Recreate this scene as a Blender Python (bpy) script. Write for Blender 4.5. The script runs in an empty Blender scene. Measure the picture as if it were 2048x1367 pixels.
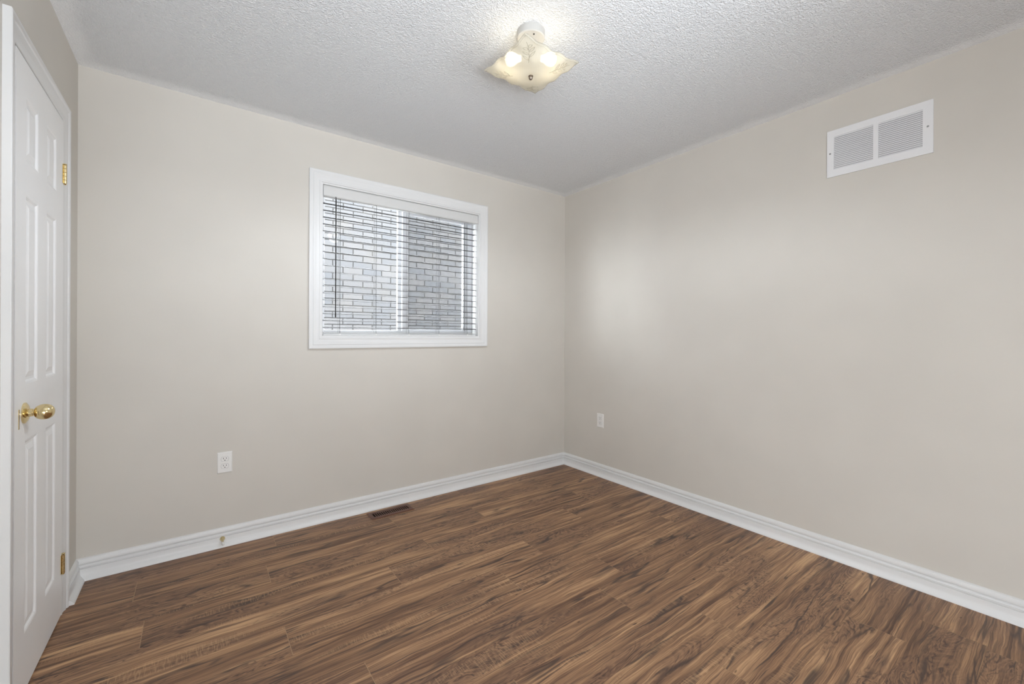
import bpy, bmesh, math, random
from mathutils import Vector, Matrix
random.seed(7)
SC = bpy.context.scene
COL = SC.collection

# ------------------------------------------------------------------ room measures (metres)
XR, YB, XL, YF, H = 2.7145, 2.8417, -0.4529, -1.35, 2.44   # right wall, window wall, door wall, wall behind the viewer, ceiling
WT = 0.14                                                   # wall thickness
EYE = 1.1711

# ------------------------------------------------------------------ camera
F_PX, YAW, ROLL, HORIZON = 849.385, 0.6395, -0.0047, 669.249
cam = bpy.data.cameras.new('camera'); cam_o = bpy.data.objects.new('camera', cam); COL.objects.link(cam_o)
cam.sensor_fit = 'HORIZONTAL'; cam.sensor_width = 36.0
cam.lens = F_PX / 2048 * 36.0
cam.shift_y = (HORIZON - 683.5) / 2048
cam.clip_start = 0.02
_s, _c = math.sin(YAW), math.cos(YAW)
_R, _U, _F = Vector((_c, -_s, 0)), Vector((0, 0, 1)), Vector((_s, _c, 0))
_r = _R * math.cos(ROLL) - _U * math.sin(ROLL)
_u = _U * math.cos(ROLL) + _R * math.sin(ROLL)
cam_o.matrix_world = Matrix(((_r.x, _u.x, -_F.x, 0), (_r.y, _u.y, -_F.y, 0), (_r.z, _u.z, -_F.z, EYE), (0, 0, 0, 1)))
SC.camera = cam_o

# ------------------------------------------------------------------ sky, lights, exposure
SKY_STRENGTH = 32.0
FIXTURE_FILL_W = 30.0
BULB_STRENGTH = 9.0
REAR_FILL_W = 93.0
FILL_UPLIGHT_W = 108.0
world = bpy.data.worlds.new('overcast_sky'); SC.world = world; world.use_nodes = True
_bg = world.node_tree.nodes['Background']
_bg.inputs['Color'].default_value = (0.93, 0.965, 1.0, 1); _bg.inputs['Strength'].default_value = SKY_STRENGTH
SC.view_settings.view_transform = 'Standard'; SC.view_settings.look = 'None'
SC.view_settings.gamma = 1.0; SC.view_settings.use_curve_mapping = False
SC.view_settings.exposure = 0.02
SC.cycles.max_bounces = 14; SC.cycles.diffuse_bounces = 8; SC.cycles.transparent_max_bounces = 24
SC.cycles.sample_clamp_indirect = 6.0

# ------------------------------------------------------------------ material helpers
def srgb(r, g, b):
    f = lambda c: (c / 255) / 12.92 if c / 255 <= 0.04045 else ((c / 255 + 0.055) / 1.055) ** 2.4
    return (f(r), f(g), f(b), 1)

class NT:
    def __init__(self, name):
        self.m = bpy.data.materials.new(name); self.m.use_nodes = True
        self.t = self.m.node_tree; self.t.nodes.clear()
        self.out = self.n('ShaderNodeOutputMaterial')
    def n(self, kind, **kw):
        nd = self.t.nodes.new(kind)
        for k, v in kw.items(): setattr(nd, k, v)
        return nd
    def l(self, a, b): self.t.links.new(a, b)
    def set(self, sock, v):
        if hasattr(v, 'is_linked') or hasattr(v, 'links'): self.l(v, sock)
        else: sock.default_value = v
    def math(self, op, a, b=None, c=None, clamp=False):
        nd = self.n('ShaderNodeMath', operation=op, use_clamp=clamp)
        for i, v in enumerate((a, b, c)):
            if v is not None: self.set(nd.inputs[i], v)
        return nd.outputs[0]
    def vec(self, x, y, z=0.0):
        nd = self.n('ShaderNodeCombineXYZ')
        for i, v in enumerate((x, y, z)): self.set(nd.inputs[i], v)
        return nd.outputs[0]
    def noise(self, v, scale=1.0, detail=2.0, rough=0.5, dist=0.0):
        nd = self.n('ShaderNodeTexNoise'); self.l(v, nd.inputs['Vector'])
        nd.inputs['Scale'].default_value = scale; nd.inputs['Detail'].default_value = detail
        nd.inputs['Roughness'].default_value = rough; nd.inputs['Distortion'].default_value = dist
        return nd.outputs['Fac']
    def ramp(self, f, stops, interp='LINEAR'):
        nd = self.n('ShaderNodeValToRGB'); self.l(f, nd.inputs[0]); cr = nd.color_ramp; cr.interpolation = interp
        while len(cr.elements) < len(stops): cr.elements.new(0.5)
        for e, (p, c) in zip(cr.elements, stops):
            e.position = p; e.color = c if len(c) == 4 else (*c, 1)
        return nd.outputs[0]
    def rng(self, f, a, b, c=0.0, d=1.0):
        nd = self.n('ShaderNodeMapRange'); self.l(f, nd.inputs[0])
        for i, v in enumerate((a, b, c, d)): nd.inputs[i + 1].default_value = v
        return nd.outputs[0]
    def mix(self, f, a, b, blend='MIX'):
        nd = self.n('ShaderNodeMix', data_type='RGBA', blend_type=blend)
        self.set(nd.inputs[0], f); self.set(nd.inputs[6], a); self.set(nd.inputs[7], b)
        return nd.outputs[2]
    def bsdf(self, color, rough=0.5, metal=0.0, spec=0.5):
        b = self.n('ShaderNodeBsdfPrincipled')
        self.set(b.inputs['Base Color'], color); self.set(b.inputs['Roughness'], rough)
        b.inputs['Metallic'].default_value = metal; b.inputs['Specular IOR Level'].default_value = spec
        self.l(b.outputs[0], self.out.inputs[0]); return b
    def bump(self, b, h, strength, dist):
        nd = self.n('ShaderNodeBump'); nd.inputs['Distance'].default_value = dist
        self.set(nd.inputs['Strength'], strength)
        self.l(h, nd.inputs['Height']); self.l(nd.outputs[0], b.inputs['Normal'])

def obj_co(nt): return nt.n('ShaderNodeTexCoord').outputs['Object']

def paint(name, col, rough=0.5, spec=0.4, tex=0.0, texscale=300.0):
    nt = NT(name); b = nt.bsdf(col, rough, 0, spec)
    co = obj_co(nt)
    v = nt.noise(co, 3.0, 2)
    c = nt.mix(nt.rng(v, 0.35, 0.65), tuple(x * 0.985 for x in col[:3]) + (1,), tuple(min(1, x * 1.015) for x in col[:3]) + (1,))
    nt.l(c, b.inputs['Base Color'])
    if tex: nt.bump(b, nt.noise(co, texscale, 2), tex, 0.0006)
    return nt.m

M = {}
M['wall'] = paint('greige_wall_paint', (0.62, 0.590, 0.540, 1), 0.55, 0.25, 0.12, 160)
M['trim'] = paint('white_trim_paint', (0.735, 0.735, 0.73, 1), 0.38, 0.4)
M['door'] = paint('white_door_paint', (0.85, 0.85, 0.85, 1), 0.4, 0.4, 0.15, 120)
M['vinyl'] = paint('white_vinyl', (0.80, 0.81, 0.83, 1), 0.35, 0.5)
M['plastic'] = paint('white_plastic', (0.78, 0.77, 0.75, 1), 0.35, 0.5)
M['enamel'] = paint('white_enamel_metal', (0.80, 0.80, 0.81, 1), 0.35, 0.5)
M['canopy'] = paint('painted_canopy_metal', (0.44, 0.43, 0.41, 1), 0.4, 0.4)
M['blind'] = paint('white_blind_slat', (0.66, 0.66, 0.65, 1), 0.4, 0.4)
M['slat_silhouette'] = paint('silhouetted_slat', (0.085, 0.083, 0.083, 1), 0.5, 0.3)  # white slats coloured dark to give their backlit silhouette
M['wand'] = paint('dark_wand_plastic', (0.022, 0.020, 0.020, 1), 0.35, 0.5)
M['cord'] = paint('grey_cord', (0.10, 0.10, 0.10, 1), 0.8, 0.1)
M['slot'] = paint('dark_slot', (0.012, 0.011, 0.010, 1), 0.8, 0.1)
M['rubber'] = paint('white_rubber', (0.72, 0.71, 0.68, 1), 0.6, 0.3)
M['duct'] = paint('dark_duct', (0.03, 0.03, 0.032, 1), 0.8, 0.1)
M['bronze'] = paint('brown_register_metal', srgb(96, 62, 46), 0.45, 0.5)

def metal(name, col, rough):
    nt = NT(name); b = nt.bsdf(col, rough, 1.0)
    nt.set(b.inputs['Roughness'], nt.rng(nt.noise(obj_co(nt), 60, 2), 0.3, 0.7, rough * 0.7, rough * 1.4))
    return nt.m
M['brass'] = metal('polished_brass', (0.78, 0.64, 0.36, 1), 0.16)
M['brass_dull'] = metal('aged_brass', (0.34, 0.26, 0.14, 1), 0.3)
M['nickel'] = metal('brushed_nickel', (0.30, 0.255, 0.21, 1), 0.45)
M['screw'] = metal('grey_screw', (0.32, 0.32, 0.32, 1), 0.4)

def mat_ceiling():
    nt = NT('stippled_ceiling_paint'); b = nt.bsdf((0.90, 0.912, 0.925, 1), 0.8, 0, 0.15)
    co = obj_co(nt); sp = nt.n('ShaderNodeSeparateXYZ'); nt.l(co, sp.inputs[0])
    x, y = sp.outputs[0], sp.outputs[1]
    d = nt.math('MINIMUM', nt.math('SUBTRACT', XR, x), nt.math('SUBTRACT', YB, y))
    d = nt.math('MINIMUM', d, nt.math('SUBTRACT', x, XL))
    d = nt.math('ADD', d, nt.rng(nt.noise(co, 9, 3), 0.3, 0.7, -0.012, 0.012))
    fade = nt.rng(d, 0.035, 0.085, 0.6, 1.0)
    n1 = nt.noise(co, 150, 3, 0.6)
    n2 = nt.noise(co, 70, 2, 0.5)
    h = nt.math('ADD', nt.rng(n1, 0.36, 0.64), nt.math('MULTIPLY', nt.rng(n2, 0.35, 0.65), 0.5))
    nt.bump(b, h, nt.math('MULTIPLY', fade, 0.95), 0.0047)
    return nt.m
M['ceiling'] = mat_ceiling()

def mat_floor():
    nt = NT('walnut_laminate_planks')
    uv = nt.n('ShaderNodeUVMap', uv_map='grain').outputs[0]
    tn = nt.n('ShaderNodeUVMap', uv_map='tone').outputs[0]
    su = nt.n('ShaderNodeSeparateXYZ'); nt.l(uv, su.inputs[0]); u, v = su.outputs[0], su.outputs[1]
    st = nt.n('ShaderNodeSeparateXYZ'); nt.l(tn, st.inputs[0]); r1, r2 = st.outputs[0], st.outputs[1]
    N = lambda a, b_, det=2, ro=0.5, z=0.0, di=0.0: nt.noise(nt.vec(nt.math('MULTIPLY', u, a), nt.math('MULTIPLY', vw, b_), z), 1.0, det, ro, di)
    vw = v
    warp = N(2.4, 8.0, 2, 0.5, 3.1)
    warp2 = N(9.0, 24.0, 2, 0.5, 5.7)
    vw = nt.math('ADD', v, nt.math('ADD', nt.math('MULTIPLY', nt.math('SUBTRACT', warp, 0.5), 0.040),
                                    nt.math('MULTIPLY', nt.math('SUBTRACT', warp2, 0.5), 0.012)))
    # colour running along the plank: broad bands, grain, fine pores
    broad = N(0.9, 15.0, 2, 0.5, 1.0)
    medium = N(1.5, 62.0, 4, 0.62, 2.0)
    fine = N(5.0, 300.0, 3, 0.7, 4.0)
    t = nt.math('ADD', nt.math('MULTIPLY', broad, 0.29), nt.math('MULTIPLY', medium, 0.42))
    t = nt.math('ADD', t, nt.math('MULTIPLY', fine, 0.33))
    t = nt.math('ADD', t, nt.math('MULTIPLY', nt.math('SUBTRACT', r1, 0.5), 0.035))
    col = nt.ramp(t, [(0.415, srgb(80, 58, 46)), (0.48, srgb(114, 87, 68)), (0.55, srgb(146, 114, 88)), (0.635, srgb(184, 150, 116))])
    # figured (cathedral) grain in places
    figmask = nt.rng(N(1.5, 6.5, 1, 0.5, 9.0), 0.50, 0.60)
    f = N(2.8, 12.0, 4, 0.55, 7.0, 0.8)
    rings = nt.math('SINE', nt.math('MULTIPLY', f, 95.0))
    lines = nt.rng(rings, 0.25, 0.95)
    lines = nt.math('MULTIPLY', lines, nt.rng(N(12, 70, 2, 0.6, 8.0), 0.36, 0.58))
    pale = nt.math('MULTIPLY', nt.rng(rings, -0.5, -1.0), figmask)
    col = nt.mix(nt.math('MULTIPLY', figmask, 0.50), col, srgb(116, 89, 72))
    col = nt.mix(nt.math('MULTIPLY', pale, 0.25), col, srgb(170, 136, 106))
    col = nt.mix(nt.math('MULTIPLY', nt.math('MULTIPLY', lines, figmask), 0.85), col, srgb(64, 48, 41))
    # faint annual lines everywhere
    rings2 = nt.math('SINE', nt.math('ADD', nt.math('MULTIPLY', vw, 560.0), nt.math('MULTIPLY', N(1.0, 10.0, 2, 0.5, 6.0), 34.0)))
    col = nt.mix(nt.math('MULTIPLY', nt.rng(rings2, 0.2, 1.0), 0.20), col, srgb(80, 60, 48))
    # thin wandering dark mineral lines
    def ridge(n, w): return nt.rng(nt.math('ABSOLUTE', nt.math('SUBTRACT', n, 0.5)), w, w * 0.25)
    l1 = nt.math('MULTIPLY', ridge(N(1.1, 11.0, 2, 0.5, 21.0), 0.022), nt.rng(N(2.2, 10.0, 2, 0.5, 22.0), 0.46, 0.58))
    l2 = nt.math('MULTIPLY', ridge(N(0.8, 26.0, 2, 0.5, 23.0), 0.022), nt.rng(N(3.0, 16.0, 2, 0.5, 24.0), 0.48, 0.62))
    s1 = nt.rng(N(1.5, 40.0, 2, 0.55, 11.0), 0.66, 0.73)
    s2 = nt.rng(N(3.6, 110.0, 2, 0.5, 12.0), 0.67, 0.74)
    streak = nt.math('MAXIMUM', nt.math('MULTIPLY', s1, 0.5), nt.math('MULTIPLY', s2, 0.75))
    streak = nt.math('MAXIMUM', streak, nt.math('MAXIMUM', nt.math('MULTIPLY', l1, 0.85), nt.math('MULTIPLY', l2, 0.75)))
    col = nt.mix(streak, col, srgb(62, 50, 45))
    # small knots
    kn = nt.rng(N(16.0, 40.0, 1, 0.5, 14.0), 0.77, 0.83)
    col = nt.mix(nt.math('MULTIPLY', kn, 0.85), col, srgb(52, 36, 29))
    # curly cross grain, pale ripples
    cur = nt.math('MULTIPLY', nt.rng(N(1.4, 12.0, 1, 0.5, 15.0), 0.58, 0.66), nt.rng(N(210.0, 26.0, 1, 0.5, 16.0), 0.46, 0.64))
    col = nt.mix(nt.math('MULTIPLY', cur, 0.28), col, srgb(192, 158, 124))
    gl = nt.math('MULTIPLY', nt.math('SUBTRACT', r2, 0.5), 0.10)
    hs = nt.n('ShaderNodeHueSaturation'); nt.l(col, hs.inputs['Color']); nt.set(hs.inputs['Value'], nt.math('ADD', 1.20, gl)); hs.inputs['Saturation'].default_value = 1.06
    b = nt.bsdf(hs.outputs[0], 0.42, 0, 0.35)
    nt.set(b.inputs['Roughness'], nt.rng(fine, 0.3, 0.7, 0.36, 0.5))
    nt.bump(b, fine, 0.15, 0.0012)
    return nt.m
M['floor'] = mat_floor()
M['joint'] = paint('plank_joint', srgb(168, 140, 112), 0.6, 0.2)
M['subfloor'] = paint('plank_long_joint', srgb(104, 80, 62), 0.6, 0.2)

def mat_brick():
    nt = NT('pale_grey_brick')
    co = obj_co(nt); sp = nt.n('ShaderNodeSeparateXYZ'); nt.l(co, sp.inputs[0])
    w = nt.math('MULTIPLY', nt.math('SUBTRACT', nt.noise(co, 14, 2), 0.5), 0.006)
    v = nt.vec(nt.math('ADD', sp.outputs[0], w), nt.math('ADD', nt.math('ADD', sp.outputs[2], w), 10.0), 0.0)
    br = nt.n('ShaderNodeTexBrick'); nt.l(v, br.inputs['Vector'])
    br.inputs['Color1'].default_value = (0.036, 0.037, 0.0395, 1); br.inputs['Color2'].default_value = (0.044, 0.043, 0.0435, 1)
    br.inputs['Mortar'].default_value = (0.0115, 0.0110, 0.0108, 1)
    br.inputs['Scale'].default_value = 1.0; br.inputs['Mortar Size'].default_value = 0.0055
    br.inputs['Mortar Smooth'].default_value = 0.25; br.inputs['Bias'].default_value = 0.0
    br.inputs['Brick Width'].default_value = 0.205; br.inputs['Row Height'].default_value = 0.0667
    br.offset = 0.5; br.offset_frequency = 2
    stain = nt.noise(co, 5.0, 4, 0.6)
    c = nt.mix(nt.rng(stain, 0.45, 0.75, 0, 0.35), br.outputs['Color'], (0.041, 0.038, 0.034, 1))
    b = nt.bsdf(c, 0.9, 0, 0.1)
    nt.bump(b, nt.math('ADD', nt.math('SUBTRACT', 1.0, br.outputs['Fac']), nt.math('MULTIPLY', nt.noise(co, 90, 3), 0.25)), 0.6, 0.006)
    return nt.m
M['brick'] = mat_brick()
M['ground'] = paint('gravel_ground', (0.35, 0.34, 0.32, 1), 0.9, 0.1)

def mat_glass():
    nt = NT('window_glass')
    tr = nt.n('ShaderNodeBsdfTransparent'); tr.inputs[0].default_value = (0.96, 0.97, 0.97, 1)
    gl = nt.n('ShaderNodeBsdfGlossy'); gl.inputs['Roughness'].default_value = 0.02
    fr = nt.n('ShaderNodeFresnel'); fr.inputs[0].default_value = 1.45
    mx = nt.n('ShaderNodeMixShader'); nt.l(nt.math('MULTIPLY', fr.outputs[0], 0.07), mx.inputs[0])
    nt.l(tr.outputs[0], mx.inputs[1]); nt.l(gl.outputs[0], mx.inputs[2]); nt.l(mx.outputs[0], nt.out.inputs[0])
    return nt.m
M['glass'] = mat_glass()

def mat_screen():
    nt = NT('insect_screen_mesh')
    tr = nt.n('ShaderNodeBsdfTransparent')
    df = nt.n('ShaderNodeBsdfDiffuse'); df.inputs[0].default_value = (0.012, 0.012, 0.012, 1)
    co = obj_co(nt); ck = nt.noise(co, 40, 2)
    mx = nt.n('ShaderNodeMixShader'); nt.l(nt.rng(ck, 0.3, 0.7, 0.20, 0.26), mx.inputs[0])
    nt.l(tr.outputs[0], mx.inputs[1]); nt.l(df.outputs[0], mx.inputs[2]); nt.l(mx.outputs[0], nt.out.inputs[0])
    return nt.m
M['screen'] = mat_screen()

def mat_shade(etched):
    nt = NT('etched_clear_glass' if etched else 'frosted_shade_glass')
    tl = nt.n('ShaderNodeBsdfTranslucent'); df = nt.n('ShaderNodeBsdfDiffuse'); tr = nt.n('ShaderNodeBsdfTransparent')
    gl = nt.n('ShaderNodeBsdfGlossy'); gl.inputs['Roughness'].default_value = 0.15
    n = nt.noise(obj_co(nt), 18, 2)
    c = nt.mix(nt.rng(n, 0.35, 0.65), (0.86, 0.83, 0.74, 1), (0.90, 0.88, 0.80, 1)) if not etched else nt.mix(n, (0.64, 0.61, 0.53, 1), (0.74, 0.71, 0.62, 1))
    nt.l(c, tl.inputs[0]); nt.l(c, df.inputs[0])
    tr.inputs[0].default_value = (0.98, 0.96, 0.90, 1)
    m1 = nt.n('ShaderNodeMixShader'); m1.inputs[0].default_value = 0.45; nt.l(tl.outputs[0], m1.inputs[1]); nt.l(df.outputs[0], m1.inputs[2])
    m2 = nt.n('ShaderNodeMixShader'); m2.inputs[0].default_value = 0.42 if not etched else 0.25; nt.l(m1.outputs[0], m2.inputs[1]); nt.l(tr.outputs[0], m2.inputs[2])
    fr = nt.n('ShaderNodeFresnel'); fr.inputs[0].default_value = 1.4
    m3 = nt.n('ShaderNodeMixShader'); nt.l(nt.math('MULTIPLY', fr.outputs[0], 0.5), m3.inputs[0]); nt.l(m2.outputs[0], m3.inputs[1]); nt.l(gl.outputs[0], m3.inputs[2])
    nt.l(m3.outputs[0], nt.out.inputs[0]); return nt.m
M['shade'] = mat_shade(False); M['etch'] = mat_shade(True)

def mat_bulb(strength):
    nt = NT('lit_bulb'); e = nt.n('ShaderNodeEmission'); e.inputs[0].default_value = (1.0, 0.86, 0.62, 1); e.inputs[1].default_value = strength
    nt.l(e.outputs[0], nt.out.inputs[0]); return nt.m
M['bulb'] = mat_bulb(BULB_STRENGTH)

# ------------------------------------------------------------------ mesh helpers
def obj(name, bm, mat, parent=None, smooth=False, bevel=0.0, segs=2):
    me = bpy.data.meshes.new(name)
    bmesh.ops.recalc_face_normals(bm, faces=bm.faces[:])
    bm.to_mesh(me); bm.free()
    o = bpy.data.objects.new(name, me); COL.objects.link(o)
    for m in (mat if isinstance(mat, (list, tuple)) else [mat]): me.materials.append(m)
    if smooth:
        for p in me.polygons: p.use_smooth = True
    if bevel:
        md = o.modifiers.new('bevel', 'BEVEL'); md.width = bevel; md.segments = segs; md.limit_method = 'ANGLE'; md.angle_limit = math.radians(40)
    if parent: o.parent = parent
    return o

def smooth_by_angle(o, deg=35):
    me = o.data
    for p in me.polygons: p.use_smooth = True
    bm = bmesh.new(); bm.from_mesh(me)
    for e in bm.edges:
        if len(e.link_faces) == 2 and e.calc_face_angle() > math.radians(deg): e.smooth = False
    bm.to_mesh(me); bm.free()

def box(bm, x0, x1, y0, y1, z0, z1, mi=0):
    vs = [bm.verts.new((x, y, z)) for x in (x0, x1) for y in (y0, y1) for z in (z0, z1)]
    for a in ((0, 1, 3, 2), (4, 6, 7, 5), (0, 4, 5, 1), (2, 3, 7, 6), (0, 2, 6, 4), (1, 5, 7, 3)):
        f = bm.faces.new([vs[i] for i in a]); f.material_index = mi
    return vs

def lathe(bm, prof, origin, axis, segs=28):
    """prof: list of (distance along axis, radius)"""
    axis = Vector(axis).normalized(); a = axis.orthogonal().normalized(); b = axis.cross(a); origin = Vector(origin)
    rings = []
    for d, r in prof:
        if r < 1e-6: rings.append([bm.verts.new(origin + axis * d)])
        else: rings.append([bm.verts.new(origin + axis * d + (a * math.cos(t) + b * math.sin(t)) * r) for t in [2 * math.pi * k / segs for k in range(segs)]])
    for r0, r1 in zip(rings, rings[1:]):
        for k in range(segs):
            k2 = (k + 1) % segs
            if len(r0) == 1 and len(r1) == 1: continue
            if len(r0) == 1: bm.faces.new((r0[0], r1[k2], r1[k]))
            elif len(r1) == 1: bm.faces.new((r0[k], r0[k2], r1[0]))
            else: bm.faces.new((r0[k], r0[k2], r1[k2], r1[k]))
    for r in (rings[0], rings[-1]):
        if len(r) > 2: bm.faces.new(r)

def tube(bm, pts, r, segs=8):
    pts = [Vector(p) for p in pts]; rings = []
    for i, p in enumerate(pts):
        d = (pts[min(i + 1, len(pts) - 1)] - pts[max(i - 1, 0)]).normalized()
        a = d.orthogonal().normalized(); b = d.cross(a)
        if rings:
            a = (prev - d * prev.dot(d)).normalized(); b = d.cross(a)
        prev = a
        rings.append([bm.verts.new(p + (a * math.cos(t) + b * math.sin(t)) * r) for t in [2 * math.pi * k / segs for k in range(segs)]])
    for r0, r1 in zip(rings, rings[1:]):
        for k in range(segs): bm.faces.new((r0[k], r0[(k + 1) % segs], r1[(k + 1) % segs], r1[k]))
    bm.faces.new(rings[0]); bm.faces.new(rings[-1])

def sweep(bm, stations, closed=False):
    """stations: list of profiles (lists of 3-D points, same length); skins them and caps the ends"""
    rs = [[bm.verts.new(p) for p in st] for st in stations]
    n = len(rs[0]); pairs = list(zip(rs, rs[1:])) + ([(rs[-1], rs[0])] if closed else [])
    for r0, r1 in pairs:
        for k in range(n): bm.faces.new((r0[k], r0[(k + 1) % n], r1[(k + 1) % n], r1[k]))
    if not closed: bm.faces.new(rs[0]); bm.faces.new(list(reversed(rs[-1])))

def empty(name, loc):
    o = bpy.data.objects.new(name, None); COL.objects.link(o); o.location = loc; o.empty_display_size = 0.05; return o
def tag(o, label, cat, group=None):
    o['label'] = label; o['category'] = cat
    if group: o['group'] = group
    return o
def struct(o, label=None, cat=None):
    o['kind'] = 'structure'
    if label: o['label'] = label
    if cat: o['category'] = cat
    return o
def put(o, parent):
    """parent a mesh built in world coordinates to an Empty placed at its base"""
    o.parent = parent
    if parent.type == 'EMPTY': o.matrix_parent_inverse = Matrix.Translation(parent.location).inverted()
    return o
def link_copy(src, parent, name=None):
    c = src.copy(); COL.objects.link(c); c.parent = parent; return c

# ------------------------------------------------------------------ window and door openings
WX0, WX1, WZ0, WZ1 = 0.6235, 1.7880, 1.1500, 2.1200      # clear opening inside the casing
DY0, DY1, DZ = 1.9400, 2.5240, 2.0480                     # door opening

# ------------------------------------------------------------------ walls, ceiling, floor
bm = bmesh.new()
box(bm, XL - WT, WX0, YB, YB + WT, 0, H); box(bm, WX1, XR + WT, YB, YB + WT, 0, H)
box(bm, WX0, WX1, YB, YB + WT, 0, WZ0); box(bm, WX0, WX1, YB, YB + WT, WZ1, H)
struct(obj('wall_back', bm, M['wall']), 'beige back wall with the window, outlet and floor register', 'wall')
bm = bmesh.new(); box(bm, XR, XR + WT, YF - WT, YB, 0, H)
struct(obj('wall_right', bm, M['wall']), 'beige right wall with the return air grille near the ceiling', 'wall')
bm = bmesh.new()
box(bm, XL - WT, XL, YF - WT, DY0, 0, H); box(bm, XL - WT, XL, DY1, YB, 0, H); box(bm, XL - WT, XL, DY0, DY1, DZ, H)
struct(obj('wall_left', bm, M['wall']), 'beige left wall around the white panel door', 'wall')
bm = bmesh.new(); box(bm, XL, XR, YF - WT, YF, 0, H)
struct(obj('wall_front', bm, M['wall']), 'beige front wall behind the viewer', 'wall')
bm = bmesh.new(); box(bm, XL - WT, XR + WT, YF - WT, YB + WT, H, H + 0.12)
struct(obj('ceiling', bm, M['ceiling']), 'white stippled ceiling with smooth borders', 'ceiling')

# planks 1.21 m long in rows 0.188 m wide, ends where the photograph shows them
def make_floor():
    bm = bmesh.new(); g = bm.loops.layers.uv.new('grain'); t = bm.loops.layers.uv.new('tone')
    PL, PW, Y0 = 1.21, 0.188, 2.092
    ends = {2: -0.218, 1: 0.288, 0: -0.165, -1: 0.781, -2: 0.288, -3: 1.209, -4: 0.487, -5: 1.502, -6: 0.87, -7: 1.717, -8: 1.50, -9: 2.193}
    def quad(x0, x1, y0, y1, z, mi, off=None, tone=None):
        f = bm.faces.new([bm.verts.new(p) for p in ((x0, y0, z), (x1, y0, z), (x1, y1, z), (x0, y1, z))]); f.material_index = mi
        for lp in f.loops:
            if off: lp[g].uv = (lp.vert.co.x - x0 + off[0], lp.vert.co.y - y0 + off[1]); lp[t].uv = tone
    fx0, fx1, fy0, fy1 = XL - WT, XR + WT, YF - WT, YB + WT
    rnd = random.Random(21)
    for row in range(-13, 5):
        y0, y1 = Y0 + row * PW, Y0 + (row + 1) * PW
        cy0, cy1 = max(y0, fy0), min(y1, fy1)
        if cy1 <= cy0: continue
        e = ends.get(row, rnd.uniform(0, PL))
        x = e - PL * math.ceil((e - fx0) / PL + 1)
        while x < fx1:
            a, b_ = max(x, fx0), min(x + PL, fx1)
            off = (rnd.uniform(0, 60), rnd.uniform(0, 60)); tone = (rnd.random(), rnd.random())
            if b_ > a:
                ga = 0.0011 if a == x else 0; gb = 0.0011 if b_ == x + PL else 0
                quad(a + ga, b_ - gb, cy0 + 0.0003, cy1 - 0.0003, 0.0, 0, off, tone)
                if ga: quad(a - 0.0011, a + 0.0011, cy0, cy1, -0.0004, 1)
            x += PL
        quad(fx0, fx1, cy1 - 0.001, cy1 + 0.001, -0.0006, 2)
    box(bm, fx0, fx1, fy0, fy1, -0.10, -0.0008, 2)
    me = bpy.data.meshes.new('floor'); bm.to_mesh(me); bm.free()
    o = bpy.data.objects.new('floor', me); COL.objects.link(o)
    for k in ('floor', 'joint', 'subfloor'): me.materials.append(M[k])
    return o
struct(make_floor(), 'brown walnut plank floor', 'floor')

# fill lights added behind the viewer: two spots towards the ceiling, one low point
def aim(o, target): o.rotation_euler = (Vector(target) - o.location).to_track_quat('-Z', 'Y').to_euler()
la = bpy.data.lights.new('rear_fill', 'POINT'); la.energy = REAR_FILL_W; la.shadow_soft_size = 0.15; la.color = (0.92, 0.993, 1.08)
lo = bpy.data.objects.new('rear_fill', la); COL.objects.link(lo); lo.location = (0.0, -1.2, 0.6)
for w, pos, tgt in ((FILL_UPLIGHT_W * 1.16, (0.1, -0.3, 1.5), (0.95, 1.3, 2.44)), (FILL_UPLIGHT_W * 0.72, (1.3, -0.5, 1.4), (0.6, 1.2, 2.44))):
    la = bpy.data.lights.new('fill_uplight', 'SPOT'); la.energy = w; la.shadow_soft_size = 0.45; la.color = (0.92, 0.993, 1.08)
    la.spot_size = math.radians(100); la.spot_blend = 1.0
    lo = bpy.data.objects.new('fill_uplight', la); COL.objects.link(lo); lo.location = pos; aim(lo, tgt)

# ------------------------------------------------------------------ baseboards
BP = [(0, 0), (0.036, 0), (0.036, 0.005), (0.031, 0.011), (0.024, 0.018), (0.0185, 0.025), (0.0170, 0.031), (0.0165, 0.0515), (0.0100, 0.0525), (0.0095, 0.0560),
      (0.0150, 0.0575), (0.0155, 0.0620), (0.0125, 0.0665), (0.0070, 0.0695), (0.0050, 0.0705), (0.0050, 0.0745), (0.0115, 0.0760), (0.0120, 0.0860), (0.0075, 0.0960), (0.0, 0.0993)]
def baseboard(name, stations, label):
    bm = bmesh.new(); sweep(bm, stations)
    o = obj(name, bm, M['trim']); smooth_by_angle(o, 40); struct(o, label, 'baseboard'); return o
baseboard('baseboard_back', [[(XL + d, YB - d, z) for d, z in BP], [(XR - d, YB - d, z) for d, z in BP]], 'white moulded baseboard along the window wall')
baseboard('baseboard_right', [[(XR - d, YB - d, z) for d, z in BP], [(XR - d, YF, z) for d, z in BP]], 'white moulded baseboard along the right wall')
baseboard('baseboard_left', [[(XL + d, DY1 + 0.0685, z) for d, z in BP], [(XL + d, YB - d, z) for d, z in BP]], 'short white baseboard between the door and the corner')
baseboard('baseboard_left_near', [[(XL + d, YF, z) for d, z in BP], [(XL + d, DY0 - 0.076, z) for d, z in BP]], 'white baseboard on the near side of the door')

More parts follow.
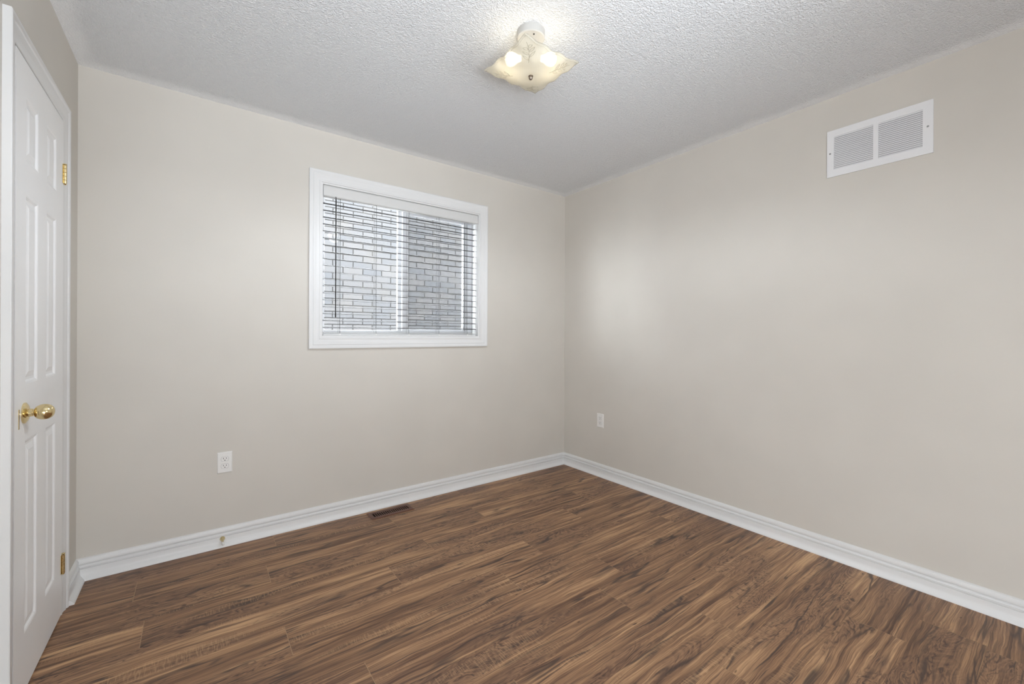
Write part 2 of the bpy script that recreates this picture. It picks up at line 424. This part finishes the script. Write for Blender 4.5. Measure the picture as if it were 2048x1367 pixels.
# ------------------------------------------------------------------ window casing, jambs
CP = [(0, -0.002), (0, 0.0095), (0.004, 0.0115), (0.009, 0.0115), (0.011, 0.0090), (0.020, 0.0080), (0.030, 0.0100), (0.040, 0.0150), (0.045, 0.0155), (0.047, 0.0120), (0.050, 0.0122),
      (0.056, 0.0175), (0.061, 0.0190), (0.067, 0.0188), (0.0705, 0.0165), (0.0705, -0.002)]
bm = bmesh.new()
cs = [(WX0, WZ0, -1, -1), (WX1, WZ0, 1, -1), (WX1, WZ1, 1, 1), (WX0, WZ1, -1, 1)]
sweep(bm, [[(x + t * dx, YB - h, z + t * dz) for t, h in CP] for x, z, dx, dz in cs], closed=True)
o = obj('trim_1', bm, M['trim']); smooth_by_angle(o, 38)
struct(o, 'white moulded picture-frame casing around the window', 'window casing')
bm = bmesh.new()
JT = 0.010
for (x0, x1, z0, z1) in ((WX0, WX0 + JT, WZ0, WZ1), (WX1 - JT, WX1, WZ0, WZ1), (WX0 + JT, WX1 - JT, WZ0, WZ0 + JT), (WX0 + JT, WX1 - JT, WZ1 - JT, WZ1)):
    box(bm, x0 + (0.0 if x0 == WX0 else 0.0), x1, YB - 0.004, YB + WT - 0.002, z0, z1)
struct(obj('trim_2', bm, M['trim'], bevel=0.001), 'white jamb lining inside the window opening', 'window jamb')

# ------------------------------------------------------------------ window unit
FY = YB + 0.098                                            # room face of the vinyl frame
win = empty('window_1', ((WX0 + WX1) / 2, FY, WZ0 + JT)); struct(win, 'white vinyl sliding window facing a pale brick house', 'window')
ix0, ix1, iz0, iz1 = WX0 + JT, WX1 - JT, WZ0 + JT, WZ1 - JT
bm = bmesh.new()
fw = 0.038
for (x0, x1, z0, z1) in ((ix0, ix0 + fw - 0.006, iz0, iz1), (ix1 - 0.030, ix1, iz0, iz1), (ix0 + fw - 0.006, ix1 - 0.030, iz0, iz0 + fw), (ix0 + fw - 0.006, ix1 - 0.030, iz1 - fw, iz1)):
    box(bm, x0, x1, FY, FY + 0.040, z0, z1)
put(obj('frame', bm, M['vinyl'], bevel=0.002), win)
gx0, gxm0, gxm1, gx1 = ix0 + fw - 0.006, 1.1650, 1.2380, ix1 - 0.030
bm = bmesh.new()                                           # fixed left sash, its meeting stile
box(bm, gxm0, gxm0 + 0.030, FY + 0.012, FY + 0.036, iz0 + fw, iz1 - fw)
box(bm, gx0, gx0 + 0.004, FY + 0.012, FY + 0.036, iz0 + fw, iz1 - fw)
put(obj('meeting_stile', bm, M['vinyl'], bevel=0.002), win)
sash = None
bm = bmesh.new()                                           # sliding right sash
sz0, sz1 = iz0 + fw, iz1 - fw
SX1 = 1.742
box(bm, gxm0 + 0.028, gxm1, FY - 0.004, FY + 0.020, sz0, sz1); box(bm, 1.698, SX1, FY - 0.004, FY + 0.020, sz0, sz1)
box(bm, gxm1, 1.698, FY - 0.004, FY + 0.020, sz0, sz0 + 0.010); box(bm, gxm1, 1.698, FY - 0.004, FY + 0.020, sz1 - 0.03, sz1)
box(bm, 1.711, 1.714, FY - 0.0046, FY, sz0, sz1, 1); box(bm, 1.729, 1.731, FY - 0.0046, FY, sz0, sz1, 1)
put(obj('sliding_sash', bm, [M['vinyl'], M['cord']], bevel=0.0012), win)
bm = bmesh.new(); box(bm, gx0, gxm0 + 0.002, FY + 0.022, FY + 0.026, sz0 - 0.004, sz1 + 0.004)
put(obj('pane', bm, M['glass']), win)
bm = bmesh.new(); box(bm, gxm1 - 0.002, 1.700, FY + 0.006, FY + 0.010, sz0 + 0.006, sz1 - 0.02)
put(obj('pane', bm, M['glass']), win)
bm = bmesh.new(); box(bm, gxm1 - 0.006, 1.705, FY + 0.0400, FY + 0.0403, sz0, sz1)
sc = put(obj('insect_screen', bm, M['screen']), win); sc['label'] = 'fine grey insect screen outside the right pane'
bm = bmesh.new(); lathe(bm, [(0, 0.008), (0.010, 0.008), (0.012, 0.012), (0.018, 0.011), (0.020, 0.006)], (1.700, FY - 0.004, 1.545), (0, -1, 0), 14)
box(bm, 1.690, 1.698, FY - 0.016, FY - 0.004, 1.530, 1.560)
put(obj('sash_latch', bm, M['plastic'], smooth=False), win)

# ------------------------------------------------------------------ venetian blind
blind = empty('venetian_blind', ((WX0 + WX1) / 2, YB + 0.035, WZ0 + JT))
tag(blind, 'horizontal slatted window blind with white valance, lowered with slats open', 'blind')
bx0, bx1 = WX0 + JT + 0.004, WX1 - JT - 0.004
bm = bmesh.new()
prof = [(0, 2.040), (-0.004, 2.044), (-0.006, 2.050), (-0.006, 2.098), (-0.003, 2.104), (0.001, 2.1085), (0.006, 2.1085), (0.006, 2.040)]
sweep(bm, [[(bx0, YB + 0.006 + d, z) for d, z in prof], [(bx1, YB + 0.006 + d, z) for d, z in prof]])
put(obj('valance', bm, M['blind']), blind)
bm = bmesh.new(); box(bm, bx0, bx1, YB + 0.013, YB + 0.062, 2.046, 2.095)
put(obj('headrail', bm, M['blind'], bevel=0.002), blind)
SY0, SY1 = YB + 0.013, YB + 0.058
TILT = math.radians(7.5)
def slat_mesh():
    bm = bmesh.new(); n = 6; th = 0.0019; half = (SY1 - SY0) / 2
    top, bot = [], []
    for i in range(n + 1):
        y = -half + 2 * half * i / n; z = 0.0022 * (1 - (y / half) ** 2)
        top.append((y, z + th / 2)); bot.append((y, z - th / 2))
    pr = [(y * math.cos(TILT) - z * math.sin(TILT), y * math.sin(TILT) + z * math.cos(TILT)) for y, z in bot + top[::-1]]
    hx = (bx1 - bx0) / 2 - 0.002
    sweep(bm, [[(-hx, y, z) for y, z in pr], [(hx, y, z) for y, z in pr]])
    me = bpy.data.meshes.new('slat'); bmesh.ops.recalc_face_normals(bm, faces=bm.faces[:]); bm.to_mesh(me); bm.free()
    me.materials.append(M['slat_silhouette']); return me
sme = slat_mesh()
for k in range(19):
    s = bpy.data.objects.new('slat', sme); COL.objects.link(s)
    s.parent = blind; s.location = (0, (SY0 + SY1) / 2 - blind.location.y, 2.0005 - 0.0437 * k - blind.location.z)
bm = bmesh.new()
for z0, z1 in ((1.1605, 1.1710), (1.1745, 1.1775), (1.1812, 1.1842)):
    box(bm, bx0 + 0.002, bx1 - 0.008, SY0, SY1, z0, z1)
put(obj('bottom_rail', bm, M['blind'], bevel=0.001), blind)
for x in (0.7421, 0.9770, 1.2115, 1.4470, 1.6900):
    bm = bmesh.new()
    for y in (SY0 - 0.001, SY1 + 0.001): tube(bm, [(x, y, 1.178), (x, y, 2.05)], 0.0009, 5)
    tube(bm, [(x + 0.004, (SY0 + SY1) / 2, 1.175), (x + 0.004, (SY0 + SY1) / 2, 2.05)], 0.0008, 5)
    put(obj('ladder_cord', bm, M['cord']), blind)
    bm = bmesh.new(); lathe(bm, [(0, 0.0065), (0.001, 0.0065), (0.002, 0.004)], (x, SY0, 1.168), (0, -1, 0), 12)
    put(obj('rail_button', bm, M['plastic']), blind)
bm = bmesh.new()
WY = YB - 0.002
tube(bm, [(0.7095, WY + 0.010, 2.046), (0.7095, WY - 0.006, 2.040), (0.7095, WY - 0.008, 2.030)], 0.0018, 6)
lathe(bm, [(0, 0.0028), (0.02, 0.0040), (0.72, 0.0036), (0.735, 0.0046), (0.755, 0.0046), (0.757, 0.003)], (0.7095, WY - 0.008, 2.034), (0, 0, -1), 10)
w = put(obj('tilt_wand', bm, M['wand']), blind); w['label'] = 'thin dark tilt wand hanging at the left'

# ------------------------------------------------------------------ outside: neighbouring brick house and the ground between
BYW = 4.62
bm = bmesh.new(); box(bm, -2.0, 9.0, BYW, BYW + 3.0, -3.0, 2.85)
tag(obj('brick_house', bm, M['brick']), 'pale grey brick house outside, seen through the window blind', 'house')
bm = bmesh.new(); box(bm, -4.0, 11.0, YB + WT + 0.02, BYW + 3, -3.2, -3.0)
struct(obj('ground_outside', bm, M['ground']), 'ground strip between the two houses', 'ground')

# ------------------------------------------------------------------ door in the left wall
XD = -0.4435                                               # room face of the slab
SYa, SYb, SZ0, SZ1 = DY0 + 0.004, DY1 - 0.003, 0.007, DZ - 0.003
cols = [(2.044, 2.177), (2.281, 2.414)]
rows = [(0.196, 0.8215), (1.0045, 1.618), (1.7255, 1.935)]
def door_mesh():
    bm = bmesh.new()
    ys = sorted({SYa, SYb, *[v for c in cols for v in c]}); zs = sorted({SZ0, SZ1, *[v for r in rows for v in r]})
    def holed(y0, y1, z0, z1): return any(c[0] <= y0 and y1 <= c[1] for c in cols) and any(r[0] <= z0 and z1 <= r[1] for r in rows)
    V = {}
    def v(x, y, z):
        k = (round(x, 5), round(y, 5), round(z, 5))
        if k not in V: V[k] = bm.verts.new((x, y, z))
        return V[k]
    for ya, yb in zip(ys, ys[1:]):
        for za, zb in zip(zs, zs[1:]):
            if holed(ya, yb, za, zb):
                # sticking, sunk field, bevelled raised panel
                st = [(0, 0), (0.006, 0.0015), (0.012, 0.0060), (0.020, 0.0065), (0.036, 0.0022), (0.038, 0.0015)]
                for (t0, d0), (t1, d1) in zip(st, st[1:]):
                    A = [(XD - d0, ya + t0, za + t0), (XD - d0, yb - t0, za + t0), (XD - d0, yb - t0, zb - t0), (XD - d0, ya + t0, zb - t0)]
                    B = [(XD - d1, ya + t1, za + t1), (XD - d1, yb - t1, za + t1), (XD - d1, yb - t1, zb - t1), (XD - d1, ya + t1, zb - t1)]
                    for i in range(4): bm.faces.new([v(*A[i]), v(*A[(i + 1) % 4]), v(*B[(i + 1) % 4]), v(*B[i])])
                bm.faces.new([v(*p) for p in B])
            else: bm.faces.new([v(XD, ya, za), v(XD, yb, za), v(XD, yb, zb), v(XD, ya, zb)])
    xb = XD - 0.035
    def edge(pts): bm.faces.new([v(*p) for p in pts])
    for za, zb in zip(zs, zs[1:]):
        for y in (SYa, SYb): edge([(XD, y, za), (XD, y, zb), (xb, y, zb), (xb, y, za)])
    for ya, yb in zip(ys, ys[1:]):
        for z in (SZ0, SZ1): edge([(XD, ya, z), (XD, yb, z), (xb, yb, z), (xb, ya, z)])
    for ya, yb in zip(ys, ys[1:]):
        for za, zb in zip(zs, zs[1:]): edge([(xb, ya, za), (xb, yb, za), (xb, yb, zb), (xb, ya, zb)])
    return bm
door = empty('door_1', (XD, (SYa + SYb) / 2, 0)); struct(door, 'closed white six-panel door with a brass knob in the left wall', 'door')
put(obj('door_slab', door_mesh(), M['door']), door)
KY, KZ = 2.034, 0.912
bm = bmesh.new()
lathe(bm, [(0, 0.0335), (0.0035, 0.0335), (0.005, 0.031), (0.0055, 0.030), (0.0085, 0.025), (0.0105, 0.016), (0.011, 0.0125), (0.0195, 0.0125), (0.020, 0.0100), (0.0235, 0.0100)], (XD, KY, KZ), (1, 0, 0), 36)
rose = put(obj('knob_rosette', bm, M['brass']), door); smooth_by_angle(rose, 30)
bm = bmesh.new()
kp = [(0.0225, 0.0095), (0.0232, 0.0125)]
L0, L1, R = 0.0205, 0.069, 0.0255
for i in range(1, 15):
    a = math.pi * i / 14
    kp.append((L0 + (L1 - L0) * (1 - math.cos(a)) / 2 * 1.0, R * math.sin(a) ** 0.85 if i < 14 else 0.0))
kp = [p for p in kp if p[0] > 0.0231 or p[1] == 0.0095]
kp = sorted(kp)
lathe(bm, kp, (XD, KY, KZ), (1, 0, 0), 36)
kn = put(obj('door_knob', bm, M['brass'], smooth=True), rose)
bm = bmesh.new(); box(bm, XD - 0.004, XD + 0.0012, 1.978, 1.986, 0.868, 0.930)
put(obj('latch_plate', bm, M['brass_dull']), door)
for zc in (1.827, 0.214):
    bm = bmesh.new()
    zh = 0.0385
    for k in range(5):
        a = zc - zh + k * 2 * zh / 5
        lathe(bm, [(0, 0.0055), (0.0006, 0.0062), (2 * zh / 5 - 0.0012, 0.0062), (2 * zh / 5 - 0.0006, 0.0055)], (XL + 0.0135, 2.5225, a), (0, 0, 1), 14)
    lathe(bm, [(0, 0.0035), (0.002, 0.0068), (0.004, 0.0068), (0.006, 0.004)], (XL + 0.0135, 2.5225, zc + zh), (0, 0, 1), 14)
    lathe(bm, [(0, 0.0035), (0.003, 0.0055), (0.005, 0.003)], (XL + 0.0135, 2.5225, zc - zh - 0.005), (0, 0, 1), 14)
    box(bm, XD - 0.0010, XD + 0.0012, 2.5045, 2.5200, zc - zh, zc + zh)
    hg = put(obj('hinge', bm, M['brass']), door); smooth_by_angle(hg, 40)
# casing and jamb of the door
DP = [(0, -0.004), (0, 0.0080), (0.003, 0.0095), (0.009, 0.0095), (0.020, 0.0085), (0.032, 0.0105), (0.041, 0.0140), (0.046, 0.0145), (0.048, 0.0128), (0.051, 0.0130),
      (0.056, 0.0180), (0.061, 0.0200), (0.066, 0.0200), (0.0685, 0.0180), (0.0685, -0.004)]
bm = bmesh.new()
oy0, oy1, oz = DY0 - 0.006, DY1 + 0.001, DZ + 0.004
sweep(bm, [[(XL + h, oy0 - t, 0.0) for t, h in DP], [(XL + h, oy0 - t, oz + t) for t, h in DP], [(XL + h, oy1 + t, oz + t) for t, h in DP], [(XL + h, oy1 + t, 0.0) for t, h in DP]])
o = obj('trim_3', bm, M['trim']); smooth_by_angle(o, 38)
struct(o, 'white moulded casing around the panel door', 'door casing')
bm = bmesh.new()
box(bm, XL - WT, XL - 0.0455, DY0 - 0.001, DY1 + 0.001, 0, DZ)
struct(obj('trim_4', bm, M['trim']), 'white door stop and jamb behind the door', 'door jamb')

# ------------------------------------------------------------------ ceiling light
LX, LY = 1.121, 1.384
lamp = empty('ceiling_light', (LX, LY, H))
tag(lamp, 'lit square frosted glass ceiling light with curled corners and white canopy', 'ceiling light')
bm = bmesh.new()
lathe(bm, [(0, 0.0585), (0.026, 0.0585), (0.030, 0.0575), (0.033, 0.054), (0.033, 0.0)], (LX, LY, H + 0.001), (0, 0, -1), 48)
cn = put(obj('canopy', bm, M['canopy']), lamp); smooth_by_angle(cn, 30)
bm = bmesh.new(); lathe(bm, [(0, 0.0025), (0.004, 0.0025), (0.0045, 0.0)], (LX - 0.012, LY - 0.034, H - 0.0315), (0, 0, -1), 10)
c2 = put(obj('canopy_screw', bm, M['slot']), cn)
S = 0.141
def shade_z(u, v):
    rim = 1 - (1 - abs(u) ** 2.4) * (1 - abs(v) ** 2.4)
    corner = (abs(u) * abs(v)) ** 3
    wave = 0.0045 * (math.cos(3.3 * math.pi * u) * abs(v) ** 5 + math.cos(3.3 * math.pi * v) * abs(u) ** 5)
    return H - 0.183 + 0.034 * rim + 0.004 * corner - wave * (1 - corner)
bm = bmesh.new(); n = 44; gr = []
for i in range(n + 1):
    rw = []
    for j in range(n + 1):
        u, v = -1 + 2 * i / n, -1 + 2 * j / n
        rr = 0.965 + 0.035 * (abs(u * v)) ** 1.5
        rw.append(bm.verts.new((LX + S * u * rr, LY + S * v * rr, shade_z(u, v))))
    gr.append(rw)
for i in range(n):
    for j in range(n): bm.faces.new((gr[i][j], gr[i + 1][j], gr[i + 1][j + 1], gr[i][j + 1]))
sh = put(obj('glass_shade', bm, M['shade'], smooth=True), lamp)
md = sh.modifiers.new('thickness', 'SOLIDIFY'); md.thickness = 0.004; md.offset = 0
# etched sprays of leaves on the glass
def spt(u, v, dz=-0.0026): 
    rr = 0.965 + 0.035 * (abs(u * v)) ** 1.5
    return (LX + S * u * rr, LY + S * v * rr, shade_z(u, v) + dz)
for su, sv in ((1, -1), (-1, 1), (1, 1), (-1, -1)):
    bm = bmesh.new()
    stem = [(0.40 + 0.42 * k / 8, 0.40 + 0.42 * k / 8 + 0.06 * math.sin(k / 8 * 3.1)) for k in range(9)]
    tube(bm, [spt(su * a, sv * b) for a, b in stem], 0.0011, 5)
    for k, (da, db) in ((1, (0.22, -0.02)), (3, (0.20, -0.06)), (5, (0.15, -0.08)), (2, (-0.03, 0.24)), (4, (-0.05, 0.20)), (6, (-0.06, 0.12))):
        a0, b0 = stem[k]
        for w_ in (0.03, -0.03):
            tube(bm, [spt(su * min(0.97, a0 + da * q + w_ * math.sin(q * 3.14) * (1 if da < db else 0.4)), sv * min(0.97, b0 + db * q + w_ * math.sin(q * 3.14) * (1 if da > db else 0.4))) for q in (0, 0.25, 0.5, 0.75, 1)], 0.0009, 5)
    e = put(obj('etched_leaves', bm, M['etch']), sh)
bm = bmesh.new()
for k in range(44):
    q = -0.94 + 1.88 * k / 43
    for (u, v) in ((q, -0.955), (-0.955, q), (q, 0.955), (0.955, q)):
        bmesh.ops.create_icosphere(bm, subdivisions=1, radius=0.0015, matrix=Matrix.Translation(Vector(spt(u, v, -0.0022))))
e = put(obj('beaded_edge', bm, M['etch'], smooth=True), sh)
bm = bmesh.new()
lathe(bm, [(0, 0.0035), (0.150, 0.0035)], (LX, LY, H - 0.033), (0, 0, -1), 10)
put(obj('stem', bm, M['nickel']), lamp)
bm = bmesh.new()
lathe(bm, [(0, 0.010), (0.002, 0.010), (0.0022, 0.0075), (0.006, 0.0085), (0.011, 0.0080), (0.015, 0.0050), (0.0165, 0.0)], (LX, LY, H - 0.1852), (0, 0, -1), 20)
fn = put(obj('finial', bm, M['nickel']), lamp); smooth_by_angle(fn, 40)
for sgn in (-1, 1):
    d = Vector((0.8 * sgn, -0.6 * sgn, -0.08)).normalized()
    c0 = Vector((LX, LY, H - 0.108))
    bm = bmesh.new(); lathe(bm, [(0.004, 0.013), (0.040, 0.0165), (0.042, 0.0)], c0, d, 18)
    skt = put(obj('lamp_holder', bm, M['enamel']), lamp)
    bm = bmesh.new()
    lathe(bm, [(0.042, 0.0), (0.042, 0.012), (0.052, 0.014), (0.064, 0.021), (0.076, 0.0265), (0.088, 0.0275), (0.099, 0.0235), (0.106, 0.014), (0.109, 0.0)], c0, d, 20)
    bb = put(obj('bulb', bm, M['bulb'], smooth=True), lamp)
sp = bpy.data.lights.new('fixture_fill', 'SPOT'); sp.energy = FIXTURE_FILL_W; sp.color = (0.92, 0.993, 1.08)  # added spot below the shade, carries the fixture's light downward
sp.spot_size = math.radians(179); sp.spot_blend = 0.35; sp.shadow_soft_size = 0.06
so = bpy.data.objects.new('fixture_fill', sp); COL.objects.link(so); so.parent = lamp; so.location = (0, 0, -0.285)

# ------------------------------------------------------------------ return air grille on the right wall
gy0, gy1, gz0, gz1 = 0.4120, 0.8210, 2.0170, 2.2625
gril = empty('return_air_grille', (XR, (gy0 + gy1) / 2, gz0))
tag(gril, 'white louvred return air grille high on the right wall', 'vent')
banks = [(0.4480, 0.6080), (0.6285, 0.7905)]; bz0, bz1 = 2.0525, 2.2285
bm = bmesh.new(); X0, X1 = XR - 0.0075, XR - 0.0003
ysg = [gy0, banks[0][0], banks[0][1], banks[1][0], banks[1][1], gy1]
def frame_ring():
    xb = X1
    box(bm, X0, xb, gy0, gy1, bz1, gz1); box(bm, X0, xb, gy0, gy1, gz0, bz0)
    for a, b_ in ((gy0, banks[0][0]), (banks[0][1], banks[1][0]), (banks[1][1], gy1)): box(bm, X0, xb, a, b_, bz0, bz1)
frame_ring(); bmesh.ops.remove_doubles(bm, verts=bm.verts[:], dist=1e-5)
put(obj('frame', bm, M['enamel']), gril)
for (a, b_) in banks:
    bm = bmesh.new(); box(bm, XR - 0.0022, XR - 0.0003, a, b_, bz0, bz1, 1)
    nl = 19; p = (bz1 - bz0) / nl
    for k in range(nl):
        z = bz0 + p * k
        pr = [(XR - 0.0072, z + 0.0004), (XR - 0.0062, z + 0.0000), (XR - 0.0024, z + p * 0.93), (XR - 0.0034, z + p * 0.97)]
        sweep(bm, [[(x, a + 0.0003, zz) for x, zz in pr], [(x, b_ - 0.0003, zz) for x, zz in pr]])
    put(obj('louvre_bank', bm, [M['enamel'], M['duct']]), gril)
for y in (gy0 + 0.018, gy1 - 0.014):
    bm = bmesh.new(); lathe(bm, [(0, 0.0042), (0.0012, 0.0042), (0.0022, 0.0025), (0.0024, 0)], (X0, y, (gz0 + gz1) / 2 + 0.002), (-1, 0, 0), 14)
    put(obj('screw', bm, M['screw']), gril)

# ------------------------------------------------------------------ electrical outlets
def outlet(name, centre, normal, side, label):
    """centre on the wall; normal points into the room; side = horizontal axis of the plate"""
    N_, S_, Z_ = Vector(normal), Vector(side), Vector((0, 0, 1)); C_ = Vector(centre)
    P = lambda a, z, h: C_ + S_ * a + Z_ * z + N_ * h
    root = empty(name, centre); tag(root, label, 'outlet', 'wall outlets')
    bm = bmesh.new(); w2, h2 = 0.035, 0.0575
    st = []
    for ins, hh in ((0, 0.0), (0, 0.0022), (0.0025, 0.0048), (0.0045, 0.0054)):
        st.append([P(-w2 + ins, -h2 + ins, hh), P(w2 - ins, -h2 + ins, hh), P(w2 - ins, h2 - ins, hh), P(-w2 + ins, h2 - ins, hh)])
    sweep(bm, st); put(obj('cover_plate', bm, M['plastic']), root)
    for zc in (0.0195, -0.0195):
        bm = bmesh.new(); pts = []
        for k in range(32):
            a = 2 * math.pi * k / 32; pts.append((0.0172 * math.cos(a), max(-0.0125, min(0.0125, 0.0172 * math.sin(a)))))
        sweep(bm, [[P(x, zc + z, 0.005) for x, z in pts], [P(x, zc + z, 0.0066) for x, z in pts], [P(x * 0.96, zc + z * 0.96, 0.0072) for x, z in pts]])
        rc = put(obj('receptacle', bm, M['plastic']), root)
        for (sx, hw, hh) in ((-0.0064, 0.0012, 0.0042), (0.0064, 0.0012, 0.0034)):
            bm = bmesh.new(); sweep(bm, [[P(sx - hw, zc + 0.004 - hh, 0.0066), P(sx + hw, zc + 0.004 - hh, 0.0066), P(sx + hw, zc + 0.004 + hh, 0.0066), P(sx - hw, zc + 0.004 + hh, 0.0066)],
                                         [P(sx - hw, zc + 0.004 - hh, 0.0075), P(sx + hw, zc + 0.004 - hh, 0.0075), P(sx + hw, zc + 0.004 + hh, 0.0075), P(sx - hw, zc + 0.004 + hh, 0.0075)]])
            q = put(obj('slot', bm, M['slot']), rc)
        bm = bmesh.new(); lathe(bm, [(0, 0.0026), (0.0009, 0.0026)], P(0, zc - 0.0066, 0.0066), N_, 12)
        q = put(obj('slot', bm, M['slot']), rc)
        # grey ring painted in for the shadow line between the receptacle and the plate
        bm = bmesh.new(); o2 = [(x * 1.06, z * 1.07) for x, z in pts]
        sweep(bm, [[P(x, zc + z, 0.0053) for x, z in o2], [P(x, zc + z, 0.0056) for x, z in o2]])
        q = put(obj('groove_shade', bm, M['screw']), rc)
    bm = bmesh.new(); lathe(bm, [(0, 0.0030), (0.0008, 0.0028), (0.0012, 0.0)], P(0, 0, 0.0054), N_, 12)
    put(obj('screw', bm, M['plastic']), root)
    return root
outlet('electrical_outlet', (0.1305, YB, 0.457), (0, -1, 0), (1, 0, 0), 'white duplex outlet on the window wall, left of the window')
outlet('electrical_outlet', (XR, 2.405, 0.459), (-1, 0, 0), (0, 1, 0), 'white duplex outlet on the right wall beside the corner')

# ------------------------------------------------------------------ floor register
rx0, rx1, ry0, ry1 = 0.894, 1.1780, 2.6680, 2.7800
reg = empty('floor_register', ((rx0 + rx1) / 2, (ry0 + ry1) / 2, 0))
tag(reg, 'brown slotted metal floor register beside the baseboard under the window', 'vent')
bm = bmesh.new()
ox0, ox1, oy0, oy1 = rx0 + 0.024, rx1 - 0.024, ry0 + 0.026, ry1 - 0.030
def ring(x0, x1, y0, y1, z): return [(x0, y0, z), (x1, y0, z), (x1, y1, z), (x0, y1, z)]
sweep(bm, [ring(ox0, ox1, oy0, oy1, 0.0004), ring(rx0, rx1, ry0, ry1, 0.0004), ring(rx0 + 0.001, rx1 - 0.001, ry0 + 0.001, ry1 - 0.001, 0.004), ring(rx0 + 0.006, rx1 - 0.006, ry0 + 0.006, ry1 - 0.006, 0.0065), ring(ox0, ox1, oy0, oy1, 0.006)], closed=False)
for f in [f for f in bm.faces if len(f.verts) == 4 and abs(f.calc_center_median().x - (rx0 + rx1) / 2) < 1e-4 and abs(f.calc_center_median().y - (oy0 + oy1) / 2) < 1e-4]: bm.faces.remove(f)
put(obj('frame', bm, M['bronze']), reg)
bm = bmesh.new(); nf = 18
for k in range(1, nf):
    x = ox0 + (ox1 - ox0) * k / nf
    wbar = 0.0060 if k != nf // 2 else 0.008
    sweep(bm, [[(x - wbar / 2, y, 0.0052), (x + wbar / 2, y, 0.0052), (x + wbar / 2, y, 0.0062), (x - wbar / 2, y, 0.0062)] for y in (oy0 - 0.001, oy1 + 0.001)])
put(obj('fins', bm, M['bronze']), reg)
bm = bmesh.new(); box(bm, ox0, ox1, oy0, oy1, 0.0003, 0.0008)
put(obj('damper', bm, M['slot']), reg)

# ------------------------------------------------------------------ door stop on the baseboard
dsx, dsz = 0.1205, 0.0420
dso = empty('door_stop', (dsx, YB - 0.0155, dsz))
tag(dso, 'small brass door stop with white tip screwed to the back baseboard', 'door stop')
bm = bmesh.new()
lathe(bm, [(0, 0.0125), (0.004, 0.0125), (0.008, 0.0110), (0.016, 0.0080), (0.026, 0.0055), (0.034, 0.0050), (0.052, 0.0046)], (dsx, YB - 0.0152, dsz), (0, -1, -0.06), 20)
b1 = put(obj('base', bm, M['brass']), dso); smooth_by_angle(b1, 35)
bm = bmesh.new()
lathe(bm, [(0.052, 0.0065), (0.053, 0.0070), (0.068, 0.0070), (0.071, 0.0060), (0.072, 0.0)], (dsx, YB - 0.0152, dsz), (0, -1, -0.06), 18)
put(obj('rubber_tip', bm, M['rubber'], smooth=True), dso)
